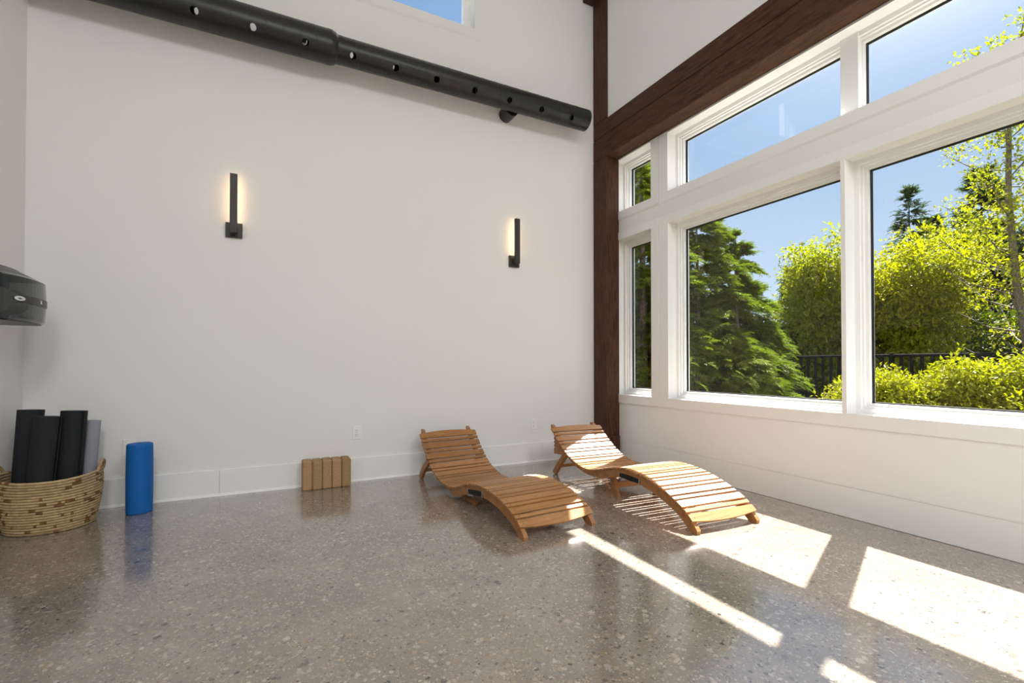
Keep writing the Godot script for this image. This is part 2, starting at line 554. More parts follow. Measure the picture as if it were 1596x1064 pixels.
# ------------------------------------------------------------------ duct
func duct() -> void:
	var y := 3.556
	var z := -4.05
	var o := thing("air_duct", "long matt black round air duct under the high window", "duct", Vector3(0, y, z))
	var dir := Vector3(0, -0.534, 0.845)
	var hole := Basis(Vector3.RIGHT.cross(dir).normalized() * -1.0, dir, Vector3.RIGHT.cross(dir).normalized().cross(dir) * -1.0).orthonormalized()
	for seg in [["wide_tube", XL + 0.005, 0.425, 0.126, [-1.195, -0.836, -0.478, -0.12, 0.239]], ["narrow_tube", 0.475, 2.94, 0.104, [0.595, 0.94, 1.295, 1.655, 2.01, 2.36, 2.71]]]:
		var r: float = seg[3]
		var c := CSGCombiner3D.new()
		c.name = seg[0]
		o.add_child(c)
		var turn := Basis(Vector3(0, 0, 1), PI / 2)
		for q in [[r, CSGShape3D.OPERATION_UNION, 0.0], [r - 0.003, CSGShape3D.OPERATION_SUBTRACTION, 0.1]]:
			var cy := CSGCylinder3D.new()
			cy.radius = q[0]
			cy.height = seg[2] - seg[1] + q[2]
			cy.sides = 96
			cy.operation = q[1]
			cy.transform = Transform3D(turn, Vector3((seg[1] + seg[2]) / 2, 0, 0))
			cy.material = M.duct_black
			cy.smooth_faces = false
			c.add_child(cy)
		for x in seg[4]:
			var d := CSGCylinder3D.new()
			d.radius = 0.026
			d.height = 0.6
			d.sides = 24
			d.smooth_faces = false
			d.operation = CSGShape3D.OPERATION_SUBTRACTION
			d.transform = Transform3D(hole, Vector3(x, -0.012, 0))
			d.material = M.duct_black
			c.add_child(d)
		# the spiral lock seam
		var st := mb()
		var path := []
		var turns: float = (seg[2] - seg[1]) / 0.115
		var steps := int(turns * 20)
		for k in steps + 1:
			var a := TAU * turns * k / steps
			path.append(Vector3(seg[1] + (seg[2] - seg[1]) * k / steps, (r + 0.0003) * cos(a), (r + 0.0003) * sin(a)))
		tube(st, path, 0.0026, 4)
		part("spiral_seam", done(st), M.duct_black, o)
	var st := mb()
	var t := Transform3D(Basis(Vector3(0, 0, 1), -PI / 2), Vector3.ZERO)
	lathe(st, [Vector2(0.1275, 0.395), Vector2(0.1275, 0.43), Vector2(0.118, 0.46), Vector2(0.1055, 0.478), Vector2(0.1055, 0.51)], 48)
	part("reducer", done(st), M.duct_black, o, Vector3.ZERO, t.basis)
	st = mb()
	lathe(st, [Vector2(0.1055, 2.915), Vector2(0.1055, 2.942), Vector2(0.09, 2.95), Vector2(0.0, 2.951)], 48)
	part("end_cap", done(st), M.duct_black, o, Vector3.ZERO, t.basis)
	for h in [[0.245, 0.1272], [2.55, 0.1052]]:   # hanger straps fixed to the wall
		var r: float = h[1]
		st = mb()
		bevel(st, Vector3(h[0] - 0.018, r * 0.9, -0.215), Vector3(h[0] + 0.018, r * 0.9 + 0.004, 0.0), 0.001)
		bevel(st, Vector3(h[0] - 0.018, r * 0.9, -0.2195), Vector3(h[0] + 0.018, r * 0.9 + 0.06, -0.2155), 0.001)
		part("hanger", done(st), M.duct_black, o)
	# the round branch that comes out of the wall behind the duct
	st = mb()
	lathe(st, [Vector2(0.0, -0.125), Vector2(0.068, -0.125), Vector2(0.071, -0.122), Vector2(0.071, 0.03), Vector2(0.0, 0.03)], 32)
	part("wall_branch", done(st), M.duct_black, o, Vector3(2.11, -0.048, -0.094), Basis(Vector3.RIGHT, PI / 2))

# ------------------------------------------------------------------ sconces and outlets
func sconce(x: float, label: String) -> void:
	var o := thing("wall_sconce", label, "lamp", Vector3(x, 2.043, ZB), 0.0, "slim sconces on the tall wall")
	part("backplate", bevel_mesh(Vector3(-0.057, -0.057, 0), Vector3(0.057, 0.057, 0.022), 0.002), M.bronze, o)
	part("arm", bevel_mesh(Vector3(-0.024, -0.02, 0.02), Vector3(0.024, 0.02, 0.068), 0.002), M.bronze, o)
	part("bar", bevel_mesh(Vector3(-0.025, -0.032, 0.066), Vector3(0.025, 0.415, 0.098), 0.002), M.bronze, o)
	part("light_strip", box_mesh(Vector3(-0.014, 0.055, 0.0635), Vector3(0.014, 0.405, 0.0662)), M.lamp_strip, o)
	var l := AreaLight3D.new()
	l.name = "sconce_light"
	l.area_size = Vector2(0.03, 0.35)
	l.light_energy = 0.013
	l.light_color = Color(1.0, 0.83, 0.64)
	l.shadow_enabled = true
	l.area_range = 12.0
	l.position = Vector3(0, 0.23, 0.062)
	o.add_child(l)

func outlet(x: float, y: float, label: String) -> void:
	var o := thing("power_outlet", label, "outlet", Vector3(x, y, ZB), 0.0, "power outlets on the tall wall")
	part("cover_plate", bevel_mesh(Vector3(-0.035, -0.057, 0), Vector3(0.035, 0.057, 0.006), 0.003), M.plate_white, o)
	for s in [-1.0, 1.0]:
		var f := part("socket_face", bevel_mesh(Vector3(-0.017, -0.0145, 0.004), Vector3(0.017, 0.0145, 0.0085), 0.003), M.trim_paint, o, Vector3(0, 0.0195 * s, 0))
		for q in [[-0.0065, 0.004, 0.0012, 0.0042], [0.0065, 0.004, 0.0012, 0.0036], [0.0, -0.0075, 0.0025, 0.0025]]:
			part("slot", box_mesh(Vector3(q[0] - q[2], q[1] - q[3], 0.0084), Vector3(q[0] + q[2], q[1] + q[3], 0.0089)), M.slot_dark, f)
	var st := mb()
	lathe(st, [Vector2(0.0032, 0.0), Vector2(0.0032, 0.0012), Vector2(0.0, 0.0018)], 10)
	part("screw", done(st), M.steel, o, Vector3(0, 0, 0.0055), Basis(Vector3.RIGHT, PI / 2))

# ------------------------------------------------------------------ loungers
func catmull(pts: Array, step: float) -> Array:
	var out := []
	for i in pts.size() - 1:
		var p0: Vector2 = pts[maxi(i - 1, 0)]
		var p1: Vector2 = pts[i]
		var p2: Vector2 = pts[i + 1]
		var p3: Vector2 = pts[mini(i + 2, pts.size() - 1)]
		var n := maxi(int((p2 - p1).length() / step), 2)
		for k in n:
			out.append(p1.cubic_interpolate(p2, p0, p3, float(k) / n))
	out.append(pts[-1])
	return out

# position and tangent at a distance along a polyline
func along(line: Array, d: float) -> Array:
	for i in line.size() - 1:
		var l: float = (line[i + 1] - line[i]).length()
		if d <= l or i == line.size() - 2:
			return [line[i].lerp(line[i + 1], d / l), (line[i + 1] - line[i]).normalized()]
		d -= l
	return [line[-1], Vector2.RIGHT]

func length_of(line: Array) -> float:
	var d := 0.0
	for i in line.size() - 1: d += (line[i + 1] - line[i]).length()
	return d

# the outline between two offsets below a curve, from arc distance a to b
func band(line: Array, a: float, b: float, d0: float, d1, round_ends := true) -> PackedVector2Array:
	var top := []
	var bot := []
	var n := maxi(int((b - a) / 0.025), 4)
	for k in n + 1:
		var s := a + (b - a) * k / n
		var e: Array = along(line, s)
		var nrm := Vector2(-e[1].y, e[1].x)
		if nrm.y < 0: nrm = -nrm
		var dd: float = d1.call(s) if d1 is Callable else d1
		var t0 := d0
		if round_ends and (k == 0 or k == n):
			t0 += 0.014
			dd -= 0.014
		top.append(e[0] - nrm * t0)
		bot.append(e[0] - nrm * dd)
	bot.reverse()
	return PackedVector2Array(top + bot)

func profile_part(called: String, poly: PackedVector2Array, x0: float, x1: float, m: Material, parent: Node) -> MeshInstance3D:
	var st := mb()
	prism(st, poly, Vector3(x0, 0, 0), Vector3(0, 0, -1), Vector3(0, 1, 0), Vector3(x1 - x0, 0, 0))
	return part(called, done(st), m, parent)

var slat_mesh := {}

func lounger(label: String, at: Vector3, turn: float, pts: Array, propped: bool) -> void:
	var o := thing("sun_lounger", label, "lounger", at, turn, "slatted wooden loungers")
	var line := catmull(pts, 0.03)
	var total := length_of(line)
	if slat_mesh.is_empty():
		slat_mesh.wide = bevel_mesh(Vector3(-0.27, -0.014, -0.028), Vector3(0.27, 0, 0.028), 0.002)
		slat_mesh.narrow = bevel_mesh(Vector3(-0.27, -0.014, -0.013), Vector3(0.27, 0, 0.013), 0.002)
		for s in [-1.0, 1.0]:   # the end slats have a bowed outer edge
			var poly := PackedVector2Array()
			for k in 11:
				var u := -0.27 + 0.54 * k / 10.0
				poly.append(Vector2(u, 0.018 + 0.020 * (1.0 - pow(u / 0.27, 2.0))))
			poly.append(Vector2(0.27, -0.028))
			poly.append(Vector2(-0.27, -0.028))
			var st := mb()
			prism(st, poly, Vector3(0, -0.014, 0), Vector3(1, 0, 0), Vector3(0, 0, s), Vector3(0, 0.014, 0))
			slat_mesh["end%d" % int(s)] = done(st)
		var sc := mb()
		lathe(sc, [Vector2(0.003, 0.0), Vector2(0.003, 0.0006), Vector2(0.0, 0.0007)], 8)
		slat_mesh.screw = done(sc)
	# slats, alternately wide and narrow, from the foot end to the head end
	var start := 0.075
	var head := total - 0.055
	var pairs := int(round((head - start - 0.06) / 0.113))
	var pitch := (head - start - 0.059) / pairs
	for k in pairs * 2 + 1:
		var wide := k % 2 == 0
		var d := start + 0.0295 + pitch * (k / 2) + (0.0 if wide else pitch / 2.0)
		var e: Array = along(line, d)
		var tz := Vector3(0, e[1].y, -e[1].x)      # towards the head
		var up := Vector3(0, e[1].x, e[1].y)
		var b := Basis(Vector3.RIGHT, up, Vector3.RIGHT.cross(up))
		var mesh: Mesh = slat_mesh.wide if wide else slat_mesh.narrow
		if k == 0: mesh = slat_mesh["end1"]
		if k == pairs * 2: mesh = slat_mesh["end-1"]
		var sl := part("slat", mesh, M["teak_%d" % rng.randi_range(0, 4)], o, Vector3(0, e[0].y, -e[0].x), b)
		for s in [-1.0, 1.0]:
			part("screw", slat_mesh.screw, M.screw_metal, sl, Vector3(0.238 * s, -0.0001, 0))
	# side rails: the foot half outside, the head half inside, overlapping at the fold
	var s_a := total * 0.30
	var s_b := total * 0.43
	var depth := func(s: float) -> float:
		return 0.040 if s > s_a and s < s_b else 0.072
	var overlap := total * 0.575
	for side in [-1.0, 1.0]:
		profile_part("foot_rail", band(line, 0.0, overlap, 0.014, depth), 0.234 * side, 0.262 * side, M.teak_rail, o)
		profile_part("head_rail", band(line, overlap - 0.22, total + 0.0, 0.0142, 0.058 if propped else 0.050), 0.206 * side, 0.2325 * side, M.teak_rail, o)
	# black carrying strap slung between two metal brackets on the outer side
	var strap := band(line, s_a + 0.01, s_b - 0.01, 0.040, func(s: float) -> float: return 0.066 + 0.012 * sin(PI * clampf((s - s_a) / (s_b - s_a), 0.0, 1.0)), false)
	profile_part("carry_strap", strap, -0.262, -0.254, M.strap, o)
	for s in [s_a + 0.012, s_b - 0.012]:
		profile_part("bracket", band(line, s - 0.003, s + 0.003, 0.034, 0.074, false), -0.266, -0.261, M.steel, o)
	# rear legs with their stretcher
	var foot := 1.70
	var top := Vector2(1.505, 0.205 if propped else 0.19)
	for side in [-1.0, 1.0]:
		var c := catmull([Vector2(foot, 0.002), Vector2(foot - 0.085, 0.10), Vector2(top.x + 0.03, top.y - 0.03), top], 0.03)
		var up := []
		var lo := []
		for i in c.size():
			var t: Vector2 = (c[mini(i + 1, c.size() - 1)] - c[maxi(i - 1, 0)]).normalized()
			var nrm := Vector2(-t.y, t.x)
			up.append(c[i] + nrm * 0.024)
			lo.append(c[i] - nrm * 0.024)
		lo.reverse()
		var poly := PackedVector2Array(up + lo)
		for i in poly.size(): poly[i].y = maxf(poly[i].y, 0.0)
		profile_part("rear_leg", poly, 0.2335 * side, 0.261 * side, M.teak_rail, o)
	part("rear_stretcher", bevel_mesh(Vector3(-0.2335, 0.072, -1.635), Vector3(0.2335, 0.100, -1.61), 0.003), M.teak_2, o)
	# notched prop blocks behind the backrest
	for side in ([-1.0, 1.0] if propped else []):
		var yb := 0.0
		var nb := PackedVector2Array([Vector2(1.745, 0.175 + yb), Vector2(1.565, 0.190 + yb), Vector2(1.565, 0.232 + yb), Vector2(1.655, 0.285 + yb), Vector2(1.735, 0.335 + yb), Vector2(1.748, 0.315 + yb), Vector2(1.728, 0.300 + yb), Vector2(1.748, 0.285 + yb), Vector2(1.728, 0.268 + yb), Vector2(1.748, 0.250 + yb), Vector2(1.728, 0.235 + yb), Vector2(1.746, 0.220 + yb)])
		profile_part("prop_block", nb, 0.208 * side, 0.231 * side, M.teak_rail, o)
	if propped:
		for side in [-1.0, 1.0]:
			profile_part("middle_leg", PackedVector2Array([Vector2(0.81, 0.0), Vector2(0.858, 0.0), Vector2(0.93, 0.17), Vector2(0.878, 0.18)]), 0.178 * side, 0.2045 * side, M.teak_rail, o)
		part("middle_stretcher", bevel_mesh(Vector3(-0.178, 0.058, -0.882), Vector3(0.178, 0.100, -0.858), 0.003), M.teak_0, o)
	else:
		for side in [-1.0, 1.0]:
			part("folded_leg", bevel_mesh(Vector3(-0.012, 0, -0.93), Vector3(0.012, 0.030, -0.72), 0.003), M.teak_rail, o, Vector3(0.19 * side, 0, 0))

# ------------------------------------------------------------------ yoga things
func blocks() -> void:
	var x := 0.243
	var words := ["pale honey cork block, end of the row nearer the blue roller", "cork block with a chipped edge, second from the blue roller", "cork block with dark streaks, middle of the row of five",
		"cork block with brown flecks, second from the loungers", "olive tan cork block, end of the row nearer the loungers"]
	for k in 5:
		var w := 0.0725
		var lean: float = [0.0, 0.004, -0.003, 0.002, 0.0][k]
		var st := mb()
		bevel(st, Vector3(-w / 2 + 0.0008, 0, -0.072), Vector3(w / 2 - 0.0008, 0.229, 0.072), 0.008)
		var o := part("yoga_block", done(st), M["cork_%d" % k], self, Vector3(x + w / 2, 0, -4.172 + lean))
		o.name = numbered("yoga_block")
		tag(o, words[k], "yoga block", "cork blocks against the baseboard")
		x += w + 0.0012

func roller() -> void:
	var o := thing("foam_roller", "bright blue foam roller standing on its end before an outlet", "foam roller", Vector3(-0.775, 0, -4.028), 0.4)
	var st := mb()
	var r := 0.0745
	lathe(st, [Vector2(0.0, 0.0), Vector2(r - 0.008, 0.0), Vector2(r - 0.002, 0.003), Vector2(r, 0.010), Vector2(r + 0.001, 0.12), Vector2(r + 0.0015, 0.24), Vector2(r, 0.36), Vector2(r - 0.001, 0.455), Vector2(r - 0.004, 0.464), Vector2(r - 0.012, 0.468), Vector2(0.02, 0.466), Vector2(0.018, 0.45), Vector2(0.0, 0.45)], 40, Vector3.ZERO, Vector2(1.0, 0.9))
	part("foam_body", done(st), M.foam_blue, o)

# a rolled mat: one spiral sheet
func rolled_mat(called: String, label: String, foot: Vector3, head: Vector3, r: float, m: Material, spin: float, group := "") -> void:
	var o := thing(called, label, "yoga mat", foot, 0.0, group)
	var axis := (head - foot)
	var len := axis.length()
	axis = axis.normalized()
	var ux := axis.cross(Vector3.FORWARD).normalized()
	var b := Basis(ux, axis, ux.cross(axis))
	var st := mb()
	var turns := 7.0
	var n := 150
	var r0 := 0.010
	var thick := (r - r0) / turns * 0.86
	var inn := []
	var outp := []
	for k in n + 1:
		var f := float(k) / n
		var a := spin + TAU * turns * f
		var rad := r0 + (r - r0) * f
		if f > 0.965: rad += 0.10 * (f - 0.965) * (1.0 + (f - 0.965) * 20.0)   # the loose outer edge
		var d := Vector3(cos(a), 0, sin(a))
		inn.append(d * (rad - thick))
		outp.append(d * rad)
	var up := Vector3.UP * len
	for k in n:
		var na: Vector3 = outp[k].normalized()
		var nb: Vector3 = outp[k + 1].normalized()
		tri_s(st, outp[k], outp[k + 1], outp[k + 1] + up, na, nb, nb)
		tri_s(st, outp[k], outp[k + 1] + up, outp[k] + up, na, nb, na)
		tri_s(st, inn[k], inn[k + 1], inn[k + 1] + up, -na, -nb, -nb)
		tri_s(st, inn[k], inn[k + 1] + up, inn[k] + up, -na, -nb, -na)
		quad(st, inn[k] + up, inn[k + 1] + up, outp[k + 1] + up, outp[k] + up, Vector3.UP)
		quad(st, inn[k], inn[k + 1], outp[k + 1], outp[k], Vector3.DOWN)
	quad(st, inn[n], outp[n], outp[n] + up, inn[n] + up, (outp[n] - outp[n - 1]))
	part("rolled_sheet", done(st), m, o, Vector3.ZERO, b)

func basket() -> void:
	var c := Vector3(-1.198, 0, -3.945)
	var o := thing("rush_basket", "oval coiled rush basket full of rolled mats in the corner", "basket", c)
	var coils := 20
	var a0 := 0.205
	var b0 := 0.195
	for k in coils:
		var f := float(k) / (coils - 1)
		var bulge := 0.036 * sin(f * PI * 0.62)
		var a := a0 + bulge
		var b := b0 + bulge
		var y := 0.009 + f * 0.305
		var path := []
		var cols := []
		var n := 96
		for i in n:
			var t := TAU * i / n
			var lift := 0.020 * f * f * (pow(absf(cos(t)), 3.0)) - 0.006 * f * sin(t + 0.6)
			path.append(Vector3(cos(t) * a, y + lift, sin(t) * b))
		var tone := rng.randf_range(0.84, 1.10)
		var dash := 0
		for i in n:
			if dash <= 0 and rng.randf() < 0.05: dash = rng.randi_range(2, 4)
			dash -= 1
			var g := tone * rng.randf_range(0.86, 1.10)
			cols.append(Color(0.175, 0.085, 0.030) * rng.randf_range(0.8, 1.3) if dash > 0 else Color(0.47 * g, 0.335 * g, 0.175 * g))
		var st := mb()
		tube(st, path, 0.0079, 8, true, false, Vector2.ONE, cols)
		part("coil", done(st), M.rush, o)
	var st := mb()
	lathe(st, [Vector2(0.0, 0.004), Vector2(0.2, 0.004), Vector2(0.205, 0.012), Vector2(0.0, 0.012)], 40)
	var base := part("base", done(st), mat("rush_base", srgb(160, 128, 84), 0.8), o)
	for s in [-1.0, 1.0]:
		st = mb()
		for strand in 3:
			var path := []
			var cols := []
			for k in 17:
				var t := PI * k / 16.0
				var ph := TAU * (k / 5.0 + strand / 3.0)
				path.append(Vector3(s * (0.236 + 0.012 * sin(t)) + 0.005 * cos(ph), 0.325 + 0.062 * sin(t) + 0.005 * sin(ph), -0.055 * cos(t)))
				var g := rng.randf_range(0.8, 1.1)
				cols.append(Color(0.46 * g, 0.30 * g, 0.17 * g))
			tube(st, path, 0.0062, 6, false, true, Vector2.ONE, cols)
		part("handle", done(st), M.rush, o)
	var g := "rolled mats in the basket"
	for q in [["black rolled mat standing against the corner in the basket", Vector3(-1.328, 0.014, -3.94), Vector3(-1.300, 0.722, -3.965), 0.064, M.mat_black, 0.6],
		["black rolled mat in front of the other mats in the basket", Vector3(-1.243, 0.014, -3.835), Vector3(-1.195, 0.686, -3.862), 0.064, M.mat_black, 2.6],
		["black rolled mat with a loose edge beside the grey mat", Vector3(-1.140, 0.014, -3.955), Vector3(-1.108, 0.706, -3.985), 0.067, M.mat_black, 3.6],
		["pale grey rolled mat behind the black ones", Vector3(-1.068, 0.014, -4.052), Vector3(-1.035, 0.632, -4.075), 0.046, M.mat_grey, 1.0]]:
		rolled_mat("yoga_mat", q[0], q[1], q[2], q[3], q[4], q[5], g)

func dispenser() -> void:
	# on the left wall: a towel dispenser, housing against the wall, bowed smoky cover in front
	var o := thing("towel_dispenser", "smoky black paper towel dispenser mounted on the side wall", "dispenser", Vector3(XL, 1.238, -3.665))
	var w := 0.258
	# plan outline: x out of the wall, bowed front
	var outline := func(d: float, inset: float) -> PackedVector2Array:
		var p := PackedVector2Array([Vector2(0.0, -w + inset)])
		for k in 15:
			var t := -1.0 + 2.0 * k / 14.0
			p.append(Vector2(d - 0.055 * pow(absf(t), 2.4) - inset, t * (w - inset)))
		p.append(Vector2(0.0, w - inset))
		return p
	var ux := Vector3(1, 0, 0)
	var uz := Vector3(0, 0, 1)
	var st := mb()
	prism(st, PackedVector2Array([Vector2(0, -w + 0.012), Vector2(0.055, -w + 0.012), Vector2(0.055, w - 0.012), Vector2(0, w - 0.012)]), Vector3(0, 0.006, 0), ux, uz, Vector3(0, 0.27, 0))
	part("housing", done(st), M.housing_black, o)
	# cover: straight lower part, sloping shoulder and raised top
	st = mb()
	var levels := [[0.0, 0.252, 0.004], [0.012, 0.262, 0.0], [0.12, 0.270, 0.0], [0.240, 0.264, 0.0], [0.256, 0.240, 0.004]]
	var rows := []
	for l in levels:
		var r := []
		for p in outline.call(l[1], l[2]): r.append(Vector3(p.x, l[0], p.y))
		rows.append(r)
	for i in rows.size() - 1:
		for k in rows[i].size() - 1:
			quad(st, rows[i][k], rows[i][k + 1], rows[i + 1][k + 1], rows[i + 1][k], (rows[i][k] + rows[i][k + 1]) * Vector3(1, 0, 0.6) + Vector3(0.05, 0, 0))
	part("cover", done(st), M.smoky_cover, o)
	st = mb()
	prism(st, outline.call(0.245, 0.006), Vector3(0, -0.001, 0), ux, uz, Vector3(0, 0.008, 0))
	part("bottom", done(st), M.housing_black, o)
	# the hood: a shoulder that rises to a smaller flat top
	st = mb()
	var lo := []
	var hi := []
	for p in outline.call(0.240, 0.004): lo.append(Vector3(p.x, 0.2565, p.y))
	for p in outline.call(0.185, 0.03): hi.append(Vector3(p.x, 0.302, p.y))
	for k in lo.size() - 1:
		quad(st, lo[k], lo[k + 1], hi[k + 1], hi[k], Vector3(0, 1, 0) + lo[k])
	prism(st, outline.call(0.185, 0.03), Vector3(0, 0.3019, 0), ux, uz, Vector3(0, 0.003, 0))
	part("hood", done(st), mat("hood_grey", srgb(74, 74, 68), 0.4), o)
	st = mb()
	lathe(st, [Vector2(0.0, -0.1), Vector2(0.07, -0.1), Vector2(0.07, 0.1), Vector2(0.0, 0.1)], 28)
	part("paper_roll", done(st), M.paper_roll, o, Vector3(0.125, 0.12, 0), Basis(Vector3.RIGHT, PI / 2))
	part("red_lever", bevel_mesh(Vector3(0.18, 0.03, -0.13), Vector3(0.205, 0.045, 0.0), 0.003), M.red_tab, o)
	# the dark name band with its white oval badge on the bowed front
	var band_st := mb()
	var pts: PackedVector2Array = outline.call(0.2715, 0.0)
	for k in range(3, pts.size() - 4):
		var a := Vector3(pts[k].x, 0.098, pts[k].y)
		var b := Vector3(pts[k + 1].x, 0.098, pts[k + 1].y)
		quad(band_st, a, b, b + Vector3(0, 0.042, 0), a + Vector3(0, 0.042, 0), Vector3.RIGHT)
	part("name_band", done(band_st), M.housing_black, o)
	st = mb()
	var oval := PackedVector2Array()
	for k in 24: oval.append(Vector2(0.034 * cos(TAU * k / 24), 0.0125 * sin(TAU * k / 24)))
	prism(st, oval, Vector3.ZERO, Vector3(0, 0, 1), Vector3(0, 1, 0), Vector3(0.0015, 0, 0))
	var turn := Basis(Vector3.UP, -0.32)
	var bd := part("badge", done(st), M.badge_white, o, Vector3(0.2515, 0.119, 0.186), turn)
	st = mb()
	prism(st, PackedVector2Array([Vector2(-0.016, 0), Vector2(0, -0.0045), Vector2(0.016, 0), Vector2(0, 0.0045)]), Vector3(0.0015, 0, 0), Vector3(0, 0, 1), Vector3(0, 1, 0), Vector3(0.0006, 0, 0))
	part("badge_mark", done(st), M.housing_black, bd)
	st = mb()
	prism(st, PackedVector2Array([Vector2(-0.012, -0.010), Vector2(0.014, -0.010), Vector2(0.006, 0.0), Vector2(0.012, 0.012), Vector2(0.002, 0.004), Vector2(-0.006, 0.010), Vector2(-0.004, -0.002)]), Vector3.ZERO, Vector3(0, 0, 1), Vector3(0, 1, 0), Vector3(0.001, 0, 0))
	part("arrow_mark", done(st), M.badge_white, o, Vector3(0.2722, 0.122, -0.02))

# ------------------------------------------------------------------ added fill lamps, unseen behind the camera, to even out the walls
func added_fill_lamps() -> void:
	for z in [2.0, 3.5]:
		for x in [-0.2, 2.0]:
			var o := thing("added_fill_lamp", "added white square fill panel on two cords, unseen, brightening the sconce wall", "lamp", Vector3(x, 4.4, z), 0.0, "added fill panels out of view")
			o.rotation.x = 0.62     # tipped towards the sconce wall
			var up := o.basis.inverse() * Vector3.UP
			part("housing", ring(1, 0.0, 0.05, [-0.5, 0.5, -0.5, 0.5], 0.0, 0.03), M.trim_paint, o)
			part("back_plate", box_mesh(Vector3(-0.47, 0.03, -0.47), Vector3(0.47, 0.045, 0.47)), M.trim_paint, o)
			part("diffuser", box_mesh(Vector3(-0.47, 0.008, -0.47), Vector3(0.47, 0.018, 0.47)), M.fill_panel, o)
			for s in [-0.4, 0.4]:
				var st := mb()
				tube(st, [Vector3(s, 0.045, 0), Vector3(s, 0.045, 0) + up * (YC - 4.4 - 0.06)], 0.003, 6)
				part("cord", done(st), M.rail_black, o)
			var l := AreaLight3D.new()
			l.name = "fill_light"
			l.area_size = Vector2(0.92, 0.92)
			l.light_energy = FILL_ENERGY
			l.light_color = Color(0.98, 0.98, 0.985)
			l.shadow_enabled = true
			l.area_range = 20.0
			l.position = Vector3(0, -0.01, 0)
			l.rotation.x = -PI / 2
			o.add_child(l)

# ------------------------------------------------------------------ outdoors
func leaf(st: SurfaceTool, base: Vector3, dir: Vector3, up: Vector3, l: float, w: float, col: Color) -> void:
	var side := dir.cross(up).normalized()
	up = side.cross(dir).normalized()
	var tip := base + dir * l - up * l * 0.12
	var mid := base + dir * l * 0.45
	var lft := mid + side * w + up * w * 0.3
	var rgt := mid - side * w + up * w * 0.3
	for q in [[base, lft, tip, (up + side * 0.3)], [base, rgt, tip, (up - side * 0.3)]]:
		var n: Vector3 = q[3].normalized()
		st.set_color(col)
		tri(st, q[0], q[1], q[2], n)

# a sprig of broad leaves
func sprig_mesh(seed_: int, count: int, l: float, spread: float) -> ArrayMesh:
	var r := RandomNumberGenerator.new()
	r.seed = seed_
	var st := mb()
	for k in count:
		var p := Vector3(r.randf_range(-1, 1), r.randf_range(-1, 1), r.randf_range(-1, 1)) * spread
		var d := (p.normalized() + Vector3(r.randf_range(-1, 1), r.randf_range(-1.0, 0.6), r.randf_range(-1, 1)) * 0.9).normalized()
		leaf(st, p, d, Vector3(r.randf_range(-0.5, 0.5), 1, r.randf_range(-0.5, 0.5)).normalized(), l * r.randf_range(0.7, 1.2), l * 0.27, Color(1, 1, 1))
	return done(st)

# a flat feathery conifer spray pointing along -z
func spray_mesh(seed_: int, l: float, droop: float, dense: int) -> ArrayMesh:
	var r := RandomNumberGenerator.new()
	r.seed = seed_
	var st := mb()
	for k in dense:
		var f := float(k) / dense
		var p := Vector3(0, -droop * f * f * l, -f * l)
		for s in [-1.0, 1.0]:
			var d := Vector3(s * (0.9 - 0.4 * f), r.randf_range(-0.35, 0.15), -0.8 - f * 0.4).normalized()
			var ll := l * (0.42 * (1.0 - f) + 0.10) * r.randf_range(0.7, 1.15)
			leaf(st, p, d, Vector3(r.randf_range(-0.4, 0.4), 1, r.randf_range(-0.3, 0.3)).normalized(), ll, ll * 0.13, Color(1, 1, 1))
			leaf(st, p + d * ll * 0.45, (d + Vector3(s * 0.3, 0.2, -0.5)).normalized(), Vector3.UP, ll * 0.6, ll * 0.09, Color(1, 1, 1))
	leaf(st, Vector3(0, -droop * l, -l * 0.9), Vector3(0, -0.1, -1), Vector3.UP, l * 0.2, l * 0.03, Color(1, 1, 1))
	return done(st)

var kit := {}

func foliage(parent: Node, mesh: Mesh, m: Material, xf: Array, cols: Array) -> void:
	var mm := MultiMesh.new()
	mm.transform_format = MultiMesh.TRANSFORM_3D
	mm.use_colors = true
	mm.mesh = mesh
	mm.instance_count = xf.size()
	for i in xf.size():
		mm.set_instance_transform(i, xf[i])
		mm.set_instance_color(i, cols[i])
	var o := MultiMeshInstance3D.new()
	o.name = "foliage"
	o.multimesh = mm
	o.material_override = m
	parent.add_child(o, true)
	o.set_meta("kind", "stuff")

const GROUND := -0.35

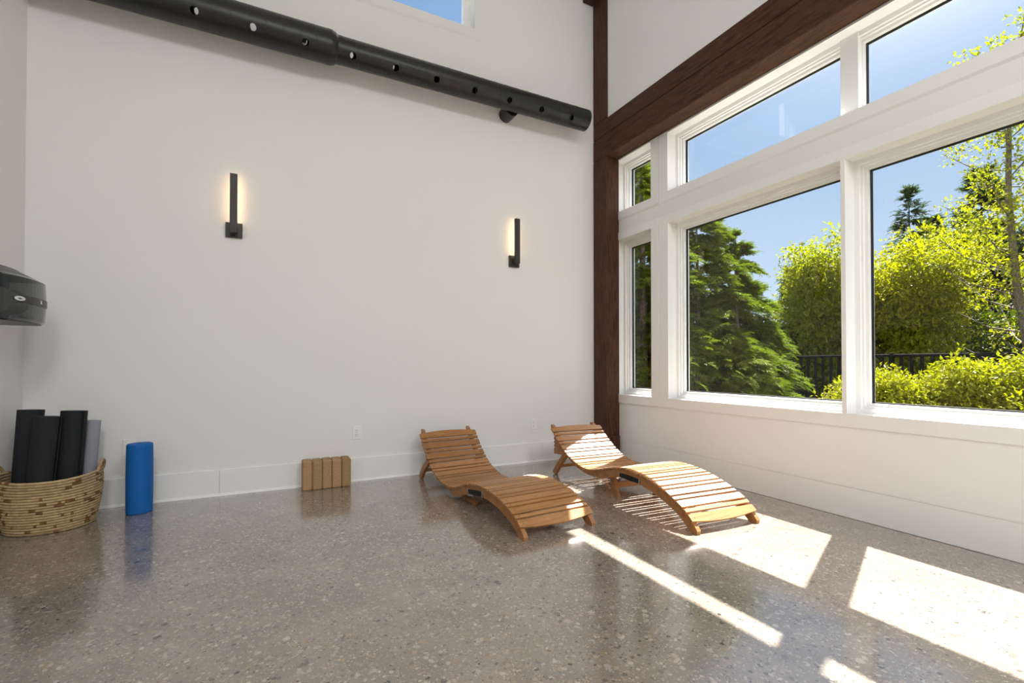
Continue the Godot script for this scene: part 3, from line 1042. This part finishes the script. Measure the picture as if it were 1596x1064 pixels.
# cedar or spruce: whorls of drooping sprays round a straight trunk; top is the height over the floor
func conifer(called: String, label: String, x: float, z: float, top: float, rad: float, count: int, tone: Color, size: float, ragged := 0.35, group := "", power := 0.8) -> void:
	var o := thing(called, label, "tree", Vector3(x, GROUND, z), 0.0, group)
	var h := top - GROUND
	var st := mb()
	tube(st, [Vector3.ZERO, Vector3(0.02, h * 0.5, 0.01), Vector3(0, h * 0.97, 0)], [0.03 + h * 0.014, 0.015 + h * 0.007, 0.006], 7)
	part("trunk", done(st), M.bark, o)
	var young := Color(tone.g, tone.g, tone.b)
	var xf := []
	var cols := []
	var limbs := []
	for k in int(h * 34.0):
		limbs.append([rng.randf() * TAU, rng.randf_range(0.04, 1.0), rng.randf_range(1.0 - ragged, 1.0 + ragged)])
	for k in count:
		var lb: Array = limbs[rng.randi() % limbs.size()]
		var f: float = lb[1]
		var reach: float = (rad * pow(1.0 - f, power) + 0.05) * lb[2]
		var t := pow(rng.randf(), 0.6)
		var a: float = lb[0] + rng.randfn(0.0, 0.16)
		var y: float = h * f + reach * (0.12 - 0.45 * t * t + rng.randf_range(-0.12, 0.12))
		var dir := Vector3(cos(a), 0, sin(a))
		var p := dir * reach * t + Vector3.UP * maxf(y, 0.05)
		if p.y > h * 0.985: p.y = h * 0.985
		var look := (dir + Vector3(rng.randf_range(-0.55, 0.55), rng.randf_range(-0.5, 0.25) + 0.9 * maxf(0.0, f - 0.85) * 6.0, rng.randf_range(-0.55, 0.55))).normalized()
		var up := Vector3(rng.randf_range(-0.4, 0.4), 1, rng.randf_range(-0.4, 0.4)).normalized()
		if absf(look.dot(up)) > 0.95: up = Vector3.RIGHT
		xf.append(Transform3D(Basis.looking_at(look, up).scaled_local(Vector3.ONE * size * rng.randf_range(0.65, 1.2) * (0.55 + 0.45 * sqrt(1.0 - f))), p))
		cols.append(tone.lerp(young, rng.randf()))   # old and young sprays mixed at random
	# the leader
	for k in 6:
		var a := rng.randf() * TAU
		xf.append(Transform3D(Basis.looking_at(Vector3(cos(a) * 0.35, 1, sin(a) * 0.35).normalized(), Vector3(cos(a), 0, sin(a)).rotated(Vector3.UP, 1.2)).scaled_local(Vector3.ONE * size * 0.5), Vector3(0, h * (0.90 + 0.015 * k), 0)))
		cols.append(tone)
	foliage(o, kit.spray if rng.randf() < 2.0 else kit.spray, M.needle, xf, cols)

# broad-leaved tree or shrub: leafy puffs on branches that fork from the trunk
func broadleaf(called: String, label: String, category: String, x: float, z: float, puffs: Array, count: int, tone: Color, size: float, trunk: bool, group := "") -> void:
	var o := thing(called, label, category, Vector3(x, GROUND, z), 0.0, group)
	var st := mb()
	var top := 0.0
	for p in puffs: top = maxf(top, p[1])
	if trunk:
		tube(st, [Vector3.ZERO, Vector3(0.05, top * 0.4, 0.03), Vector3(0, top * 0.75, 0)], [0.09, 0.06, 0.02], 7)
	for p in puffs:
		var root := Vector3(0.03, top * 0.25, 0.02) if trunk else Vector3(p[0] * 0.3, 0, p[2] * 0.3)
		var tip := Vector3(p[0], p[1], p[2])
		tube(st, [root, root.lerp(tip, 0.5) + Vector3(0, 0.08, 0), tip], [0.035 if trunk else 0.012, 0.02 if trunk else 0.008, 0.004], 5)
	part("branches", done(st), M.bark, o)
	var young := Color(tone.g, tone.g, tone.b)
	var xf := []
	var cols := []
	var vol := 0.0
	for p in puffs: vol += p[3] * p[3]
	for p in puffs:
		var n := int(count * p[3] * p[3] / vol)
		for k in n:
			var d := Vector3(rng.randfn(), rng.randfn() * 0.8, rng.randfn()).normalized()
			var q: Vector3 = Vector3(p[0], p[1], p[2]) + d * p[3] * pow(rng.randf(), 0.4) * rng.randf_range(0.85, 1.12)
			q.y = maxf(q.y, 0.03)
			var b := Basis.from_euler(Vector3(rng.randf_range(-0.5, 0.5), rng.randf() * TAU, rng.randf_range(-0.5, 0.5)))
			xf.append(Transform3D(b.scaled_local(Vector3.ONE * size * rng.randf_range(0.7, 1.25)), q))
			cols.append(tone.lerp(young, rng.randf()))   # old and young leaves mixed at random
	foliage(o, kit.sprig, M.leaf_yellow, xf, cols)

func puff_set(seed_: int, n: int, cx: Vector3, ext: Vector3, r0: float, r1: float) -> Array:
	var r := RandomNumberGenerator.new()
	r.seed = seed_
	var out := []
	for k in n:
		var p := cx + Vector3(r.randf_range(-1, 1) * ext.x, r.randf_range(-1, 1) * ext.y, r.randf_range(-1, 1) * ext.z)
		out.append([p.x, p.y, p.z, r.randf_range(r0, r1)])
	return out

func slender_tree() -> void:
	var o := thing("slender_tree", "slender tree with a thin pale trunk and sparse yellow leaves", "tree", Vector3(10.6, GROUND, -2.92))
	var st := mb()
	var trunk := [Vector3(0.1, 0, 0.12), Vector3(0.02, 1.3, 0.02), Vector3(-0.12, 2.6, -0.1), Vector3(-0.2, 4.0, -0.16), Vector3(-0.18, 5.4, -0.14), Vector3(-0.05, 6.6, -0.05)]
	tube(st, trunk, [0.085, 0.065, 0.052, 0.04, 0.026, 0.006], 9)
	part("trunk", done(st), M.bark, o)
	st = mb()
	var xf := []
	var cols := []
	var bs := mb()
	for k in 46:
		var f := 0.16 + 0.82 * k / 46.0
		var e := f * (trunk.size() - 1)
		var i := int(e)
		var p: Vector3 = trunk[i].lerp(trunk[mini(i + 1, trunk.size() - 1)], e - i)
		var a := k * 2.4 + rng.randf() * 0.6
		var l := rng.randf_range(0.8, 1.75) * (1.15 - 0.75 * f)
		var d := Vector3(cos(a), rng.randf_range(0.15, 0.65), sin(a)).normalized()
		var bend := [p, p + d * l * 0.5, p + d * l + Vector3(0, l * 0.22, 0)]
		tube(bs, bend, [0.018 * (1.2 - f), 0.011, 0.003], 5)
		var n := int(22 * l)
		if f < 0.34: n = int(4 * l)
		for j in n:
			var t := pow(rng.randf(), 0.7)
			var q: Vector3 = bend[0].lerp(bend[1], t * 2.0) if t < 0.5 else bend[1].lerp(bend[2], t * 2.0 - 1.0)
			q += Vector3(rng.randfn(), rng.randfn(), rng.randfn()) * 0.10
			xf.append(Transform3D(Basis.from_euler(Vector3(rng.randf_range(-0.6, 0.6), rng.randf() * TAU, rng.randf_range(-0.6, 0.6))).scaled_local(Vector3.ONE * rng.randf_range(0.6, 1.0)), q))
			cols.append(Color(0.31, 0.33, 0.036).lerp(Color(0.35, 0.32, 0.036), rng.randf()))
	part("branches", done(bs), M.twig_pale, o)
	foliage(o, kit.sprig, M.leaf_yellow, xf, cols)

func railing() -> void:
	var x := 8.2
	var z0 := -5.52
	var z1 := 3.2
	var top := 1.155
	var o := thing("garden_railing", "black metal railing with slim upright bars beyond the windows", "railing", Vector3(x, 0, z0))
	part("top_rail", bevel_mesh(Vector3(-0.022, top - 0.04, -0.03), Vector3(0.022, top, z1 - z0), 0.005), M.rail_black, o)
	part("bottom_rail", bevel_mesh(Vector3(-0.015, 0.06, 0), Vector3(0.015, 0.09, z1 - z0), 0.003), M.rail_black, o)
	var bar := bevel_mesh(Vector3(-0.016, 0.09, -0.018), Vector3(0.016, top - 0.04, 0.018), 0.003)
	var post := bevel_mesh(Vector3(-0.026, GROUND, -0.026), Vector3(0.026, top + 0.02, 0.026), 0.004)
	var n := int((z1 - z0) / 0.122)
	for k in n + 1:
		if k % 15 == 0:
			part("post", post, M.rail_black, o, Vector3(0, 0, 0.122 * k))
		else:
			part("baluster", bar, M.rail_black, o, Vector3(0, 0, 0.122 * k))

func outdoors() -> void:
	kit.sprig = sprig_mesh(5, 11, 0.085, 0.11)
	kit.spray = spray_mesh(6, 0.42, 0.25, 9)
	var g := struct("ground", box_mesh(Vector3(XR + 0.26, GROUND - 0.3, -40), Vector3(60, GROUND, 40)), M.lawn, "rough grassy ground outside beyond the windows", "ground")
	var cg := "feathery cedars close to the windows"
	var cedar := Color(0.175, 0.195, 0.030)
	conifer("cedar_tree", "feathery green cedar right outside the narrow window", 4.45, -4.88, 4.30, 0.85, 6500, cedar, 0.48, 0.3, cg, 0.55)
	conifer("cedar_tree", "tallest feathery cedar in the large window beside the post", 5.52, -4.90, 3.32, 0.95, 7500, cedar, 0.50, 0.3, cg, 0.5)
	conifer("cedar_tree", "middle cedar with a nodding tip in the large window", 6.38, -4.92, 3.02, 0.80, 6000, cedar, 0.50, 0.3, cg, 0.6)
	conifer("cedar_tree", "shortest cedar of the clump, next to the end of the railing", 7.02, -5.18, 2.45, 0.78, 5000, Color(0.185, 0.22, 0.03), 0.50, 0.3, cg, 0.6)
	conifer("cedar_tree", "broad cedar standing behind the one at the narrow window", 5.60, -6.15, 4.25, 1.25, 6500, cedar, 0.58, 0.3, cg, 0.5)
	conifer("spruce_tree", "small spruce tip rising behind the cedars and the railing", 11.9, -7.4, 3.6, 1.0, 1100, Color(0.06, 0.10, 0.03), 1.0, 0.4)
	railing()
	var yellow := Color(0.36, 0.33, 0.018)
	broadleaf("maple_tree", "bushy yellow-green tree behind the bare end of the railing", "tree", 12.05, -6.85, puff_set(1, 12, Vector3(0, 2.3, 0), Vector3(1.0, 1.3, 0.9), 0.55, 0.95), 3600, Color(0.29, 0.30, 0.02), 1.1, true)
	broadleaf("maple_tree", "bushy golden-green tree behind the slender trunk", "tree", 12.7, -5.55, puff_set(2, 15, Vector3(0, 2.4, 0), Vector3(1.0, 1.4, 1.0), 0.55, 1.0), 3900, yellow, 1.1, true)
	var sg := "dark spruces standing far behind"
	var dark := Color(0.05, 0.085, 0.024)
	for q in [["thin dark spruce with an open crown above the golden tree", 19.2, -8.1, 7.0, 1.0, 800], ["dark spruce behind the thin open one", 21.0, -8.2, 6.3, 1.4, 1900], ["broad dark spruce between the golden tree and slender trunk", 19.9, -6.5, 7.2, 1.9, 3800],
		["dark spruce wedged between the two taller spruces", 23.0, -7.9, 6.6, 1.7, 2200], ["dark spruce behind the slender trunk", 23.3, -6.0, 6.5, 2.1, 2800], ["dark spruce beyond the far end of the railing", 22.0, -4.6, 6.2, 2.1, 2600]]:
		conifer("spruce_tree", q[0], q[1], q[2], q[3], q[4], q[5], dark, 1.05, 0.4, sg, 0.75)
	for q in [["low dark hedge tree behind the cedars", 14.4, -9.6, 1.4], ["low dark hedge tree behind the bushy yellow tree", 17.6, -10.1, 1.7], ["low dark hedge tree behind the golden tree", 16.5, -7.6, 1.7], ["low dark hedge tree at the foot of the broad spruce", 15.5, -5.2, 1.7], ["low dark hedge tree behind the slender trunk", 14.5, -3.4, 1.7]]:
		broadleaf("hedge_tree", q[0], "tree", q[1], q[2], puff_set(int(q[1] * 10), 9, Vector3(0, 1.1, 0), Vector3(1.1, 0.9, 1.1), 0.8, 1.2), 1900, Color(0.055, 0.085, 0.016), 1.4, true, "hedge trees in the background")
	for q in [["tall dark tree screen past the slender trunk", 15.0, -1.2, 2.6], ["tall dark tree screen opposite the second narrow window", 15.6, 1.4, 2.4], ["tall dark tree screen opposite the second bay", 15.2, 4.2, 2.6], ["tall dark tree screen at the end of the lawn", 14.6, 7.4, 2.5]]:
		broadleaf("screen_tree", q[0], "tree", q[1], q[2], puff_set(int(q[2] * 7) + 300, 13, Vector3(0, q[3], 0), Vector3(1.3, q[3] * 0.75, 1.4), 0.8, 1.25), 3000, Color(0.10, 0.125, 0.018), 1.5, true, "trees screening the lawn")
	slender_tree()
	var hg := "leafy shrubs under the windows"
	var k := 0
	for q in [[6.25, -3.05, "leafy yellow-green shrub at the end of the shrub row by the mullion"], [6.3, -2.35, "leafy yellow-green shrub second from the mullion"], [6.45, -1.70, "leafy yellow-green shrub third from the mullion"], [6.5, -1.0, "leafy yellow-green shrub farthest from the mullion"]]:
		broadleaf("leafy_shrub", q[2], "shrub", q[0], q[1], puff_set(50 + k, 9, Vector3(0, 0.75, 0), Vector3(0.35, 0.44, 0.38), 0.24, 0.38), 2400, Color(0.30, 0.29, 0.014), 0.58, false, hg)
		k += 1

# ------------------------------------------------------------------ the scene
const FILL_ENERGY := 3.3  # strength of each added fill panel

func _ready() -> void:
	rng.seed = 2024
	# camera: level to within a degree, lens shifted up a little
	var cam := Camera3D.new()
	cam.name = "camera"
	cam.projection = Camera3D.PROJECTION_FRUSTUM
	cam.near = 0.05
	cam.far = 200.0
	cam.size = 2.0 * 532.0 / 740.2 * cam.near
	cam.frustum_offset = Vector2(0, 27.3 / 740.2 * cam.near)
	cam.rotation = Vector3(0.012, -deg_to_rad(27.13), 0)
	cam.position = Vector3(0, 1.0, 0)
	add_child(cam)
	cam.current = true
	# sky
	var sm := ProceduralSkyMaterial.new()
	sm.sky_top_color = Color(0.035, 0.17, 0.42).linear_to_srgb()
	sm.sky_horizon_color = Color(0.50, 0.615, 0.74).linear_to_srgb()
	sm.sky_curve = 0.45
	sm.ground_bottom_color = srgb(70, 78, 50)
	sm.ground_horizon_color = srgb(110, 120, 90)
	sm.sun_angle_max = 60.0
	sm.sun_curve = 0.24
	var sky := Sky.new()
	sky.sky_material = sm
	var env := Environment.new()
	env.background_mode = Environment.BG_SKY
	env.sky = sky
	env.tonemap_mode = Environment.TONE_MAPPER_LINEAR
	env.tonemap_exposure = 1.45
	env.sdfgi_enabled = true
	env.ssao_enabled = true
	env.ssil_enabled = true
	var we := WorldEnvironment.new()
	we.name = "environment"
	we.environment = env
	add_child(we)
	# sun: comes in over the trees through the window wall
	var sun := DirectionalLight3D.new()
	sun.name = "sun"
	sun.light_energy = 5.6
	sun.light_color = Color(1.0, 0.985, 0.955)
	sun.light_angular_distance = 0.53
	sun.shadow_enabled = true
	add_child(sun)
	sun.look_at_from_position(Vector3.ZERO, Vector3(-1.0, -1.59, 0.407))
	materials()
	shell()
	windows()
	timbers()
	added_fill_lamps()
	duct()
	sconce(-0.245, "slim dark bronze sconce farther from the windows, above the blocks")
	sconce(2.205, "slim dark bronze sconce nearer the timber post")
	outlet(0.678, 0.413, "white outlet on the wall above the cork blocks")
	outlet(2.437, 0.392, "white outlet on the wall between the two loungers")
	outlet(-0.882, 0.413, "white outlet on the wall half hidden behind the blue roller")
	var flat := [Vector2(-0.052, 0.004), Vector2(-0.03, 0.040), Vector2(0.05, 0.108), Vector2(0.17, 0.155), Vector2(0.32, 0.188), Vector2(0.48, 0.198), Vector2(0.62, 0.186), Vector2(0.75, 0.158), Vector2(0.90, 0.105), Vector2(1.05, 0.080), Vector2(1.20, 0.088), Vector2(1.33, 0.125), Vector2(1.46, 0.195), Vector2(1.58, 0.300), Vector2(1.68, 0.405), Vector2(1.715, 0.445)]
	var tall := [Vector2(-0.052, 0.006), Vector2(-0.03, 0.045), Vector2(0.06, 0.120), Vector2(0.15, 0.165), Vector2(0.27, 0.208), Vector2(0.42, 0.242), Vector2(0.58, 0.257), Vector2(0.70, 0.252), Vector2(0.85, 0.222), Vector2(1.0, 0.178), Vector2(1.15, 0.158), Vector2(1.30, 0.176), Vector2(1.45, 0.226), Vector2(1.60, 0.315), Vector2(1.72, 0.410), Vector2(1.775, 0.460)]
	lounger("wooden slatted lounger lying low, next to the cork blocks", Vector3(1.553, 0, -2.42), deg_to_rad(3.6), flat, false)
	lounger("sunlit wooden slatted lounger on raised legs by the window wall", Vector3(2.507, 0, -2.01), deg_to_rad(-3.0), tall, true)
	blocks()
	roller()
	basket()
	dispenser()
	outdoors()
